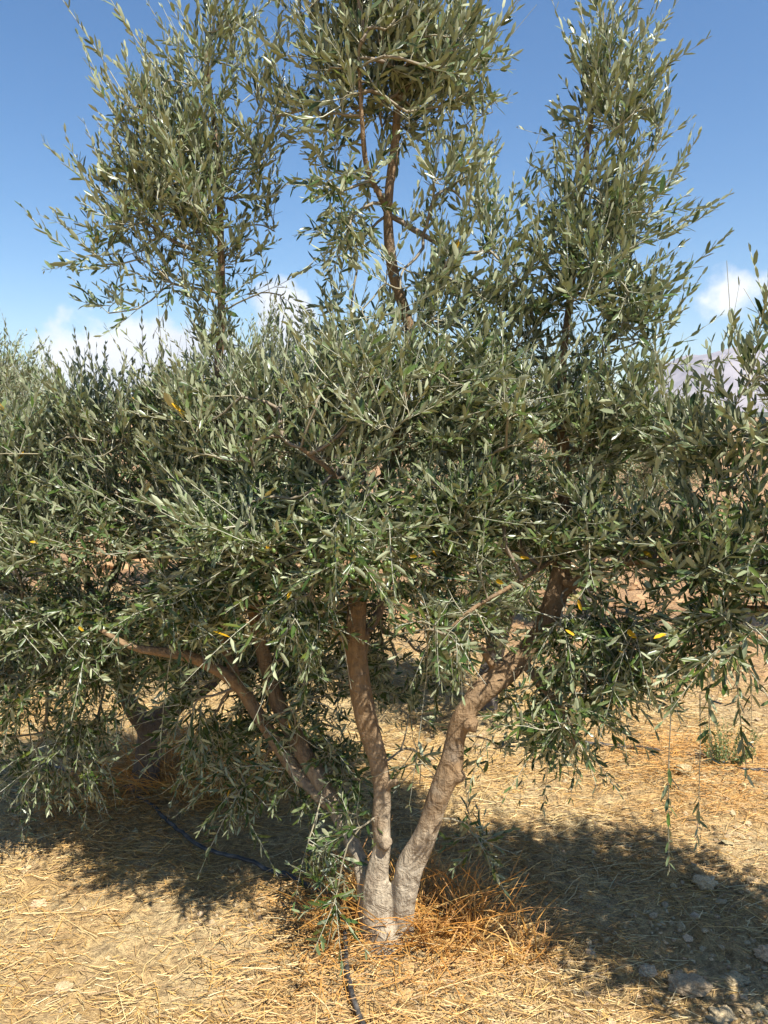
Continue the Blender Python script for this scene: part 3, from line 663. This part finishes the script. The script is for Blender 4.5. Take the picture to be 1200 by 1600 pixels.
blobs_left = [
    B(330, 900, 60, 80, YL - 0.46, .2, 1.0, .1), B(180, 1010, 90, 40, YL - 0.36, .2, 1.0, -.2), B(320, 1000, 70, 50, YL - 0.16, .16, 1.0, -.2), B(30, 1010, 90, 45, YL - 0.16, .2, 1.0, -.2),
    B(60, 720, 110, 60, YL - 0.51, .25, 1.0, .9), B(175, 760, 60, 60, YL - .5, .15, 1.0, .5), B(190, 690, 90, 55, YL - 0.56, .22, 1.3, .9), B(120, 660, 80, 35, YL - 0.46, .15, 1.0, 1.0), B(270, 720, 60, 50, YL - 0.61, .15, 1.1, .8), B(-80, 740, 90, 70, YL - 0.36, .3, .8, .8),
    B(60, 830, 130, 70, YL - 0.56, .28, 1.0, .5), B(210, 820, 90, 70, YL - 0.54, .25, 1.0, .4), B(-80, 880, 100, 80, YL - 0.36, .3, .8, .2), B(300, 830, 60, 70, YL - 0.21, .25, .9, .4),
    B(60, 950, 130, 60, YL - 0.51, .28, 1.0, .0), B(200, 950, 90, 50, YL - 0.46, .25, 1.0, -.1), B(100, 1050, 110, 45, YL - 0.41, .25, 1.0, -.18), B(-40, 1060, 70, 50, YL - 0.36, .25, .9, -.18), B(230, 1060, 50, 35, YL - 0.46, .15, .8, -.18),
    B(120, 1150, 65, 45, YL - 0.41, .16, 1.2, -.18), B(30, 1150, 60, 45, YL - 0.31, .18, 1.0, -.18), B(150, 1200, 45, 25, YL - 0.46, .1, 1.2, -.3), B(60, 1215, 40, 20, YL - 0.36, .1, .9, -.3), B(290, 1160, 30, 30, YL - 0.36, .1, .8, -.18),
]
build_crown('crown', left, lt, blobs_left, 202, 1700, (3, 5), (.09, .21), clear=CLEAR_LEFT, n_single=300, yellow_at=[(125, 965), (212, 780), (60, 850)], n_olive=20, olive_px=[(130, 1110, 90), (100, 900, 90)])

# ---- the tree standing out of the frame on the right
gr = float(gh(RIGHT[0], RIGHT[1]))
right = empty('olive_tree', (RIGHT[0], RIGHT[1], gr), 'olive tree with upright pale shoots and two long bare-stemmed sprigs dangling over sunlit straw', 'tree', 'olive trees')
def wl(rows): return catmull(np.array(rows, float), .03)
rx, ry = RIGHT[0], RIGHT[1]
rt = [wl([(rx, ry, -.05, .085), (rx, ry, .1, .062), (rx + .02, ry + .02, .45, .052), (rx - .1, ry + .08, .8, .038), (rx - .22, ry + .12, 1.1, .026), (rx - .3, ry + .15, 1.4, .014), (rx - .33, ry + .16, 1.65, .006)]),
      wl([(rx + .02, ry + .02, .42, .045), (rx + .2, ry + .1, .8, .032), (rx + .3, ry + .1, 1.3, .02), (rx + .34, ry + .1, 1.8, .009), (rx + .35, ry + .1, 2.1, .004)]),
      wl([(rx, ry + .02, .44, .04), (rx + .05, ry - .12, .8, .03), (rx + .05, ry - .18, 1.3, .02), (rx, ry - .15, 1.8, .009), (rx, ry - .14, 2.1, .004)]),
      wl([(rx - .1, ry + .08, .8, .025), (rx - .22, ry + .24, .98, .018), (rx - .36, ry + .34, 1.08, .011), (rx - .48, ry + .36, 1.1, .005)]),
      wl([(rx - .03, ry + .05, .62, .028), (rx + .1, ry + .3, 1.0, .02), (rx + .1, ry + .4, 1.4, .012), (rx + .08, ry + .42, 1.75, .005)])]
parts = [limb_tube(L, 14, 60 + k, .14) for k, L in enumerate(rt[:3])]
link('trunk', remeshed('trunk', parts, .014, M_BARK), right)
for k, L in enumerate(rt[3:]): limb_obj(L, right, 65 + k, M_BARK)
YR = 1.78
blobs_right = [
    B(1165, 600, 70, 60, YR, .14, 1.0, 1.0), B(1080, 690, 60, 60, YR + .1, .12, .8, .9), B(1080, 850, 70, 70, YR + .05, .15, 1.0, .3), B(1080, 990, 60, 45, YR, .14, 1.2, -.3), B(1160, 740, 80, 70, YR, .18, 1.0, .7), B(1150, 870, 80, 60, YR, .2, 1.1, .2), B(1150, 970, 85, 40, YR, .2, 1.2, -.3), B(1270, 900, 90, 90, YR, .22, 1.1, 0),
    B(1290, 650, 80, 110, YR, .2, 1.0, .9),
    ((rx + .05, ry - .05, 1.35), (.42, .36, .36), .7, .3), ((rx + .15, ry, 1.75), (.34, .32, .3), .7, .8), ((rx, ry - .05, 2.1), (.2, .2, .22), .8, 1.0), ((rx + .1, ry - .02, .98), (.42, .36, .16), .7, -.4),
]
sprig = []
for (x0, y0, x1, y1, yy) in ((1050, 1085, 1046, 1362, 1.72), (1094, 1085, 1088, 1330, 1.8), (1150, 1050, 1168, 1215, 1.74), (1106, 1060, 1110, 1190, 1.76)):
    a, b = at(x0, y0, yy), at(x1, y1, yy); sprig.append((a, b - a))
eB = np.array([s[0] for s in sprig]); eV = np.array([s[1] for s in sprig]); eL = np.linalg.norm(eV, axis=1); eb = np.array([[.05, 0, 0], [-.03, .02, 0], [.02, 0, 0], [0, 0, 0]])
build_crown('crown', right, rt, blobs_right, 303, 1500, (3, 5), (.09, .2), clear=CLEAR_RIGHT, n_single=300, yellow_at=[(1008, 985)], leaf=(.036, .056),
            extra=(eB, unit(eV) - eb, eL, eb), n_olive=0)

# ---- trees of the rows behind
def back_tree(x, y, h, seed, label, group, dens=420, spread=.62, simple=True, proto=None):
    z = float(gh(x, y)); rg = np.random.default_rng(seed)
    t = empty('olive_tree', (x, y, z), label, 'tree', group)
    if proto is not None:
        ang = rg.uniform(0, 6.28)
        t.rotation_euler = (0, 0, ang); t.scale = (h / proto['h'],) * 3
        for c in proto.children:
            o = c.copy(); COL.objects.link(o); o.parent = t; o.matrix_parent_inverse = Matrix.Translation(-Vector(proto.location))
        return t
    t['h'] = h
    L = []
    fk = rg.uniform(.3, .5); lean = rg.normal(0, .06, 2)
    for k in range(4):
        a = k * 1.57 + rg.uniform(-.5, .5); d = np.array([math.cos(a), math.sin(a)]) * spread * rg.uniform(.55, .8)
        rows = [(x, y, z - .06, .08), (x + lean[0] * .5, y + lean[1] * .5, z + fk * .6, .058), (x + lean[0], y + lean[1], z + fk, .05)] if k == 0 else [(x + lean[0], y + lean[1], z + fk - .06, .042)]
        for s in (.45, .75, 1.0):
            rows.append((x + lean[0] + d[0] * s ** .7, y + lean[1] + d[1] * s ** .7, z + fk + (h * rg.uniform(.8, .95) - fk) * s, .03 * (1.12 - s)))
        L.append(wl(rows))
    parts = [limb_tube(l, 10, seed + k, .16) for k, l in enumerate(L)]
    link('trunk', remeshed('trunk', parts, .016, M_BARK_OLD_SHADE, 3), t)
    bl = []
    for k in range(9):
        a = rg.uniform(0, 6.28); q = rg.uniform(.1, .62) * spread; zz = rg.uniform(.35, .8)
        bl.append(((x + q * math.cos(a), y + q * math.sin(a), z + h * zz), (.28, .28, .22), rg.uniform(.7, 1.2), .9 if zz > .6 else .1))
    for l in L: bl.append((l[-1, :3] - np.array([0, 0, .12]), (.12, .12, .2), 1.2, 1.0))
    build_crown('crown', t, L, bl, seed, dens, (3, 4), (.1, .24), simple=simple, leaf=(.038, .058), clear=GAPC)
    return t
G2 = 'olive trees of the rows behind'
b1 = back_tree(.52, 3.75, 1.95, 11, 'olive tree with dark leaning trunk close behind the middle of the three-spired tree', G2, 560)
b2 = back_tree(-.62, 4.25, 2.12, 12, 'sunlit yellowish-green olive crown rising behind and between the left and middle spires', G2, 560)
b3 = back_tree(-2.25, 4.55, 2.2, 13, 'thin upright olive crown standing against white cloud behind the low spreading tree', G2, 480)
LB = 'olive tree standing in the farther rows on bare orange soil'
k = 0
for (x, y, h) in ((-1.6, 6.4, 2.0), (1.55, 5.6, 1.75), (3.3, 5.1, 2.0), (-3.6, 7.2, 2.2), (2.9, 8.2, 1.9), (1.2, 8.8, 2.0), (-.8, 9.2, 2.0), (-2.9, 9.9, 2.1), (4.9, 7.4, 2.0),
                  (4.6, 11.5, 2.0), (2.2, 12.2, 2.0), (-.2, 12.8, 2.1), (-2.8, 13.6, 2.0), (-5.6, 11.2, 2.1), (7.2, 10.6, 2.0), (-6.2, 15.5, 2.1), (6.5, 15.8, 2.0), (1.5, 16.8, 2.0), (-2.0, 17.6, 2.1)):
    back_tree(x, y, h, 500 + k, LB, 'olive trees of the farther rows', proto=(b1, b2, b3)[k % 3]); k += 1

# ------------------------------------------------------------------ straw, clods, dry grass
def straw_mesh(name, P, ang, L, tint, seed, lift, wid=(.0006, .0015), pitch_sd=.12, K=3):
    rg = np.random.default_rng(seed); n = len(P)
    d = np.stack([np.cos(ang), np.sin(ang), rg.normal(0, pitch_sd, n)], 1); d = unit(d)
    t = np.linspace(-.5, .5, K)[None, :, None]
    side = np.stack([-np.sin(ang), np.cos(ang), 0 * ang], 1)
    C = P[:, None] + d[:, None] * (L[:, None, None] * t) + side[:, None] * (rg.normal(0, .22, n)[:, None, None] * L[:, None, None] * (t ** 2 - .1))
    base = gh(C[..., 0], C[..., 1])
    rel = C[..., 2]
    C[..., 2] = np.maximum(base + .0015, base.mean(1)[:, None] + rel + lift[:, None] + rg.normal(0, .002, (n, K)))
    R = rg.uniform(wid[0], wid[1], n)[:, None] * np.linspace(1, .7, K)[None]
    V, Q = tubes(C, R, 3)
    return mesh_np(name, V, Q, M_STRAW, tint=np.repeat(tint, 3 * K, 0), smooth=False)
rg = np.random.default_rng(9)
ROW = math.atan2(-.3, .95)
def scatter(n, x0, x1, y0, y1, pdf):
    out = []
    got = 0
    while got < n:
        m = n * 3; x = rg.uniform(x0, x1, m); y = rg.uniform(y0, y1, m); k = rg.uniform(size=m) < pdf(x, y)
        out.append(np.stack([x[k], y[k]], 1)); got += k.sum()
    return np.vstack(out)[:n]
def around(x, y, s=.28):
    v = 0 * x
    for p in (MAIN, LEFT, gnd(1085, 1205)): v = np.maximum(v, np.exp(-((x - p[0]) ** 2 + (y - p[1]) ** 2) / (2 * s * s)))
    return v
def dens_straw(x, y):
    band = vnoise(x * 1.3 + 4, (y + .3 * x) * 5.0, 90)
    patch = fbm(x * 2.1, y * 2.6, 91, 3)
    inview = np.abs(x) < (y * .6 + .35)
    bare = np.exp(-((x - 1.0) ** 2 / .12 + (y - 1.85) ** 2 / .1)) * .45
    return np.clip((.2 + .75 * np.clip((.55 * band + .6 * patch - .42) * 3.2, 0, 1)) + .9 * around(x, y) - bare, .02, 1) * (1 - soil_far(x, y) * .93) * inview * np.clip(3.2 / y, 0, 1) ** 1.3
pal = np.array([[.60, .41, .15], [.64, .47, .20], [.55, .33, .09], [.46, .29, .10], [.68, .54, .28], [.34, .22, .10], [.26, .17, .08]])
def lay_straw(name, cnt, mu, sg, lo, hi, K, seed, wid, label):
    SP_ = scatter(cnt, -2.6, 3.0, 1.35, 6.5, dens_straw); n = len(SP_)
    ar = around(SP_[:, 0], SP_[:, 1], .3)
    ang = np.where(rg.uniform(size=n) < .55, rg.normal(ROW + .25, .5, n), rg.uniform(0, np.pi, n))
    L = np.clip(np.exp(rg.normal(mu, sg, n)), lo, hi)
    tint = pal[rg.integers(0, len(pal), n)] * rg.uniform(.78, 1.25, (n, 1))
    org = np.array([.56, .27, .055]) * rg.uniform(.55, 1.25, (n, 1))
    f = (np.clip(ar * 1.1 + .25 * (fbm(SP_[:, 0] * 1.7, SP_[:, 1] * 2.2, 95, 3) > .52), 0, .9) * (rg.uniform(size=n) < .8))[:, None]
    tint = tint * (1 - f) + org * f
    lift = np.abs(rg.normal(0, .006, n)) + ar * np.abs(rg.normal(0, .03, n))
    link(name, straw_mesh(name, np.column_stack([SP_, np.zeros(n)]), ang, L, tint, seed, lift, wid, .1, K), kind='stuff', label=label, cat='straw')
lay_straw('straw', 17000, -2.6, .5, .03, .28, 3, 3, (.0007, .0016), 'long dry yellow straws lying over the soil')
lay_straw('straw_bits', 52000, -3.75, .5, .008, .06, 2, 4, (.0006, .0015), 'short broken bits of dry straw littering the soil')

def ico():
    p = (1 + 5 ** .5) / 2
    V = unit(np.array([[-1, p, 0], [1, p, 0], [-1, -p, 0], [1, -p, 0], [0, -1, p], [0, 1, p], [0, -1, -p], [0, 1, -p], [p, 0, -1], [p, 0, 1], [-p, 0, -1], [-p, 0, 1]], float))
    F = [[0, 11, 5], [0, 5, 1], [0, 1, 7], [0, 7, 10], [0, 10, 11], [1, 5, 9], [5, 11, 4], [11, 10, 2], [10, 7, 6], [7, 1, 8], [3, 9, 4], [3, 4, 2], [3, 2, 6], [3, 6, 8], [3, 8, 9], [4, 9, 5], [2, 4, 11], [6, 2, 10], [8, 6, 7], [9, 8, 1]]
    V = list(V); cache = {}; nF = []
    def mid(a, b):
        k = (min(a, b), max(a, b))
        if k not in cache: V.append(unit(V[a] + V[b])); cache[k] = len(V) - 1
        return cache[k]
    for a, b, c in F:
        x, y, z = mid(a, b), mid(b, c), mid(c, a); nF += [[a, x, z], [b, y, x], [c, z, y], [x, y, z]]
    return np.array(V), np.array(nF)
IV, IF = ico()
IV0, IF0 = IV[:12], np.array([[0, 11, 5], [0, 5, 1], [0, 1, 7], [0, 7, 10], [0, 10, 11], [1, 5, 9], [5, 11, 4], [11, 10, 2], [10, 7, 6], [7, 1, 8], [3, 9, 4], [3, 4, 2], [3, 2, 6], [3, 6, 8], [3, 8, 9], [4, 9, 5], [2, 4, 11], [6, 2, 10], [8, 6, 7], [9, 8, 1]])
def clod_verts(P, R, rg, IV=IV):
    n = len(P)
    bump = 1 + .24 * rg.normal(size=(n, len(IV))).clip(-1.4, 1.4)
    # flat broken faces
    nf = unit(rg.normal(size=(n, 3, 3))); 
    V = IV[None] * bump[..., None]
    for k in range(3 if n > 1 else 1):
        d = (V * nf[:, k][:, None]).sum(-1); over = np.maximum(d - .55, 0); V = V - nf[:, k][:, None] * over[..., None]
    sc = rg.uniform(.65, 1.3, (n, 1, 3)) * np.array([1.1, 1.1, .72])
    return P[:, None] + V * sc * R[:, None, None]
def clod_tint(n, rg): return np.array([.48, .37, .215]) * rg.uniform(.72, 1.12, (n, 1)) * (1 + rg.normal(0, .03, (n, 3)))
def dens_clod(x, y):
    bare = np.clip((.52 - fbm(x * 2.1, y * 2.6, 91, 3)) * 5, .08, 1) + np.exp(-((x - 1.05) ** 2 / .3 + (y - 1.9) ** 2 / .2))
    return np.clip(bare, 0, 1) * (np.abs(x) < y * .6 + .3) * (1 - .7 * around(x, y)) * np.clip(2.6 / y, 0, 1) ** 1.5
CP = scatter(4200, -2.4, 3.0, 1.35, 6.0, dens_clod); n = len(CP)
R = np.clip(np.exp(rg.normal(-5.2, .5, n)), .0025, .018)
P = np.column_stack([CP, gh(CP[:, 0], CP[:, 1]) + R * .15])
V = clod_verts(P, R, rg, IV0)
link('soil_crumbs', mesh_np('soil_crumbs', V.reshape(-1, 3), (np.arange(n)[:, None, None] * 12 + IF0).reshape(-1, 3), M_CLOD, tint=np.repeat(clod_tint(n, rg), 12, 0), smooth=False), kind='stuff', label='small pale soil crumbs scattered over the dry ground', cat='soil')
# coarse clods of the ploughed ground farther back
FP = scatter(1100, -5, 6, 4.4, 11, lambda x, y: soil_far(x, y) * (np.abs(x) < y * .58 + .2) * np.clip(5 / y, 0, 1)); n = len(FP)
R = np.clip(np.exp(rg.normal(-3.7, .45, n)), .01, .07)
V = clod_verts(np.column_stack([FP, gh(FP[:, 0], FP[:, 1]) + R * .1]), R, rg)
link('ploughed_clods', mesh_np('ploughed_clods', V.reshape(-1, 3), (np.arange(n)[:, None, None] * len(IV) + IF).reshape(-1, 3), M_CLOD, tint=np.repeat(np.array([.45, .28, .14]) * rg.uniform(.7, 1.1, (n, 1)), len(IV), 0), smooth=False), kind='stuff', label='orange clods of ploughed earth beyond the tree rows', cat='soil')
def subdivide(V, F):
    V = list(V); cache = {}; nF = []
    def mid(a, b):
        k = (min(a, b), max(a, b))
        if k not in cache: V.append(unit(V[a] + V[b])); cache[k] = len(V) - 1
        return cache[k]
    for a, b, c in F:
        x, y, z = mid(a, b), mid(b, c), mid(c, a); nF += [[a, x, z], [b, y, x], [c, z, y], [x, y, z]]
    return np.array(V), np.array(nF)
CV, CF = subdivide(*subdivide(IV, IF))
# the larger clods one can pick out
for (px, py, rr, lab) in ((1102, 1390, .030, 'broad pale soil clod in sun just past the shadow edge below the sprigs'), (1075, 1548, .038, 'largest cracked soil clod lying in the tree shadow'), (1150, 1540, .028, 'smooth grey soil clod in shadow beside the largest clod'),
                          (1195, 1500, .030, 'soil clod half in sun at the shadow edge'), (1128, 1592, .026, 'rounded soil clod in shadow in front of the largest clod'), (1068, 1222, .034, 'grey stone poking from the straw mound by the weed'),
                          (1010, 1525, .022, 'soil clod among straw in the shadow, on the trunk side of the largest clod'), (100, 1545, .022, 'flat pale soil clod in the sunlit straw'), (1175, 1385, .020, 'small sunlit soil clod beside the broad pale clod'), (60, 1415, .02, 'small sunlit soil clod by the dappled shadow of the low tree')):
    g = gnd(px, py); sd_k = int(px)
    V = CV * (.55 + .95 * fbm(CV[:, 0] * 2.1 + sd_k, CV[:, 1] * 2.1 + CV[:, 2] * 2.4, sd_k, 3) + .34 * (fbm(CV[:, 0] * 6 + CV[:, 2] * 5, CV[:, 1] * 6 - CV[:, 2] * 4 + sd_k, sd_k + 3, 3) - .5))[:, None]
    V = V * np.array([1.2, .95, .6]) * rr * rg.uniform(.85, 1.15, 3)
    o = link('soil_clod', mesh_np('soil_clod', V, CF, M_CLOD, tint=np.repeat(clod_tint(1, rg), len(CV), 0), smooth=False), label=lab, cat='soil clod', group='larger soil clods')
    o.location = (g[0], g[1], float(gh(g[0], g[1])) + rr * .18)

def dry_tuft(name, c, rad, n, hgt, label, seed, shape=(1, 1)):
    rg = np.random.default_rng(seed)
    a = rg.uniform(0, 6.28, n); q = rad * np.sqrt(rg.uniform(0, 1, n))
    x = c[0] + q * np.cos(a) * shape[0]; y = c[1] + q * np.sin(a) * shape[1]; z = gh(x, y) - .005
    d = np.stack([rg.normal(0, .45, n) + np.cos(a) * .3, rg.normal(0, .45, n) + np.sin(a) * .3, np.ones(n)], 1); d = unit(d)
    L = hgt * rg.uniform(.25, 1.0, n)
    t = np.linspace(0, 1, 5)[None, :, None]
    bend = np.stack([rg.normal(0, .35, n), rg.normal(0, .35, n), -np.abs(rg.normal(.1, .45, n))], 1)
    C = np.stack([x, y, z], 1)[:, None] + d[:, None] * (L[:, None, None] * t) + bend[:, None] * (L[:, None, None] * t ** 2)
    C[..., 2] = np.maximum(C[..., 2], gh(C[..., 0], C[..., 1]) - .003 + .006 * t[..., 0])
    R = rg.uniform(.0010, .0023, n)[:, None] * np.array([1, 1, .9, .8, .4])[None]
    V, Q = tubes(C, R, 3)
    tint = np.array([[.60, .31, .07], [.55, .25, .05], [.66, .42, .14], [.48, .24, .07]])[rg.integers(0, 4, n)] * rg.uniform(.7, 1.15, (n, 1))
    return link(name, mesh_np(name, V, Q, M_STRAW, tint=np.repeat(tint, 15, 0), smooth=False), label=label, cat='dry grass', group='tufts of dry grass')
dry_tuft('dry_grass_tuft', MAIN + np.array([.13, .07, 0]), .17, 420, .34, 'orange dry grass tuft between the stems at the foot of the three-spired tree', 31, (1.2, .7))
dry_tuft('dry_grass_tuft', MAIN + np.array([.30, .02, 0]), .16, 260, .2, 'low sprawling orange dry grass beside the pale forked trunk', 34, (1.3, .8))
dry_tuft('dry_grass_tuft', MAIN + np.array([-.12, .05, 0]), .09, 150, .26, 'narrow dry grass tuft between the hose and the pale forked trunk', 35)
dry_tuft('dry_grass_tuft', LEFT + np.array([.26, .12, 0]), .3, 700, .36, 'reddish brown dry grass heaped beside the dark gnarled trunk', 32, (1.2, .8))
dry_tuft('dry_grass_tuft', LEFT + np.array([-.2, .0, 0]), .22, 300, .2, 'low shaded dry grass on the outer side of the dark gnarled trunk', 33)

# ------------------------------------------------------------------ hoses
M_HOSE, t = material('black_polyethylene')
nn = t.n('ShaderNodeTexNoise', {'Scale': 30.0, 'Detail': 4.0, 'Vector': t.n('ShaderNodeTexCoord').outputs['Object']}).outputs[0]
b = t.n('ShaderNodeBsdfPrincipled', {'Base Color': t.mix(t.sstep(nn, .4, .7), (.03, .03, .031, 1), (.12, .11, .095, 1)), 'Roughness': .42})
t.n('ShaderNodeOutputMaterial', {'Surface': b.outputs[0]})
def hose(pts, label, r=.0072, dark=True, emit=()):
    P = []
    for px, py, lf in pts:
        g = gnd(px, py); P.append([g[0], g[1], lf])
    C = catmull(np.array(P), .02)
    C[:, 2] = C[:, 2] + gh(C[:, 0], C[:, 1]) * .8 + .010 + .004
    V, Q = tubes(C[None], np.full((1, len(C)), r), 12)
    root = empty('irrigation_hose', tuple(C[len(C) // 2]), label, 'hose', 'drip irrigation hoses')
    link('pipe', mesh_np('pipe', V, Q, M_HOSE), root)
    for e in emit:
        i = int(e * (len(C) - 2)); d = unit(C[i + 1] - C[i])
        L = np.stack([C[i] - d * .014, C[i] - d * .012, C[i] + d * .012, C[i] + d * .014])
        V, Q = tubes(L[None], np.array([[r * .9, r * 1.35, r * 1.35, r * .9]]), 12); link('dripper', mesh_np('dripper', V, Q, M_HOSE), root)
    return root
hose([(60, 1190, 0), (165, 1238, .0), (230, 1275, .01), (268, 1305, .02), (310, 1335, .02), (365, 1352, .015), (420, 1368, .005), (478, 1388, 0), (515, 1418, .01), (535, 1455, .02), (540, 1500, .022), (542, 1540, .02), (554, 1590, .016), (585, 1660, .01), (640, 1760, 0)],
     'black drip hose running from the dark gnarled trunk past the pale forked trunk', emit=(.32, .62))
hose([(820, 1148, 0), (930, 1168, .004), (1000, 1178, .004), (1050, 1188, -.012), (1085, 1198, 0), (1115, 1207, .004), (1150, 1214, -.014), (1200, 1216, .004), (1330, 1232, 0), (1500, 1250, 0)],
     'thin dark hose half buried in straw near the small green weed', r=.009)

# ------------------------------------------------------------------ weed by the back hose
wg = gnd(1133, 1212); rg = np.random.default_rng(4)
weed = empty('weed', (wg[0], wg[1], float(gh(wg[0], wg[1]))), 'small green bushy weed growing beside the half buried hose', 'weed')
n = 46
a = rg.uniform(0, 6.28, n); q = .07 * np.sqrt(rg.uniform(0, 1, n))
B0 = np.stack([wg[0] + q * np.cos(a), wg[1] + q * np.sin(a) * .7, gh(wg[0], wg[1]) + 0 * a], 1)
D0 = unit(np.stack([np.cos(a) * .35 + rg.normal(0, .2, n), np.sin(a) * .35 + rg.normal(0, .2, n), np.ones(n)], 1)); L0 = rg.uniform(.05, .2, n)
tt = np.linspace(0, 1, 4)[None, :, None]
C = B0[:, None] + D0[:, None] * (L0[:, None, None] * tt)
V, Q = tubes(C, np.full((n, 4), .0011), 3)
link('stems', mesh_np('stems', V, Q, M_TWIG, tint=np.repeat(np.tile([[.2, .22, .09]], (n, 1)), 12, 0)), weed, kind='stuff')
m_ = 26; own = np.repeat(np.arange(n), m_); tq = rg.uniform(.1, 1, n * m_)
LPw = B0[own] + D0[own] * (L0[own] * tq)[:, None]; LDw = unit(rg.normal(size=(n * m_, 3)) + np.array([0, 0, .6])); NNw = rg.normal(size=(n * m_, 3)) + np.array([0, -.3, .6]); NNw = unit(NNw - LDw * (NNw * LDw).sum(1, keepdims=True))
V, F, kk = leaf_verts(LPw, LDw, NNw, rg.uniform(.008, .02, n * m_), rg.uniform(.004, .007, n * m_), np.zeros(n * m_), np.full(n * m_, .2), True)
link('leaves', mesh_np('leaves', V, F, M_WEED, tint=np.repeat(np.array([.13, .17, .05]) * rg.uniform(.7, 1.2, (n * m_, 1)), kk, 0)), weed, kind='stuff')
print('leaves on main tree', nm, 'verts', sum(len(m.vertices) for m in bpy.data.meshes))

# ------------------------------------------------------------------ air
hz_m = bpy.data.materials.new('pale_air'); hz_m.use_nodes = True; t = NT(hz_m.node_tree)
pv = t.n('ShaderNodeVolumePrincipled', {'Color': (.86, .91, 1.0, 1), 'Density': 4.5e-5, 'Anisotropy': .2})
t.n('ShaderNodeOutputMaterial', {'Volume': pv.outputs[0]})
hx, hy0, hy1, hz0, hz1 = 9500.0, -9500.0, 9500.0, -16.0, 900.0
HV = np.array([[x, y, z] for z in (hz0, hz1) for y in (hy0, hy1) for x in (-hx, hx)])
HQ = np.array([[0, 2, 3, 1], [4, 5, 7, 6], [0, 1, 5, 4], [2, 6, 7, 3], [0, 4, 6, 2], [1, 3, 7, 5]])
link('haze', mesh_np('haze', HV, HQ, hz_m, smooth=False), kind='stuff', label='thin pale air softening the far mountain', cat='haze')
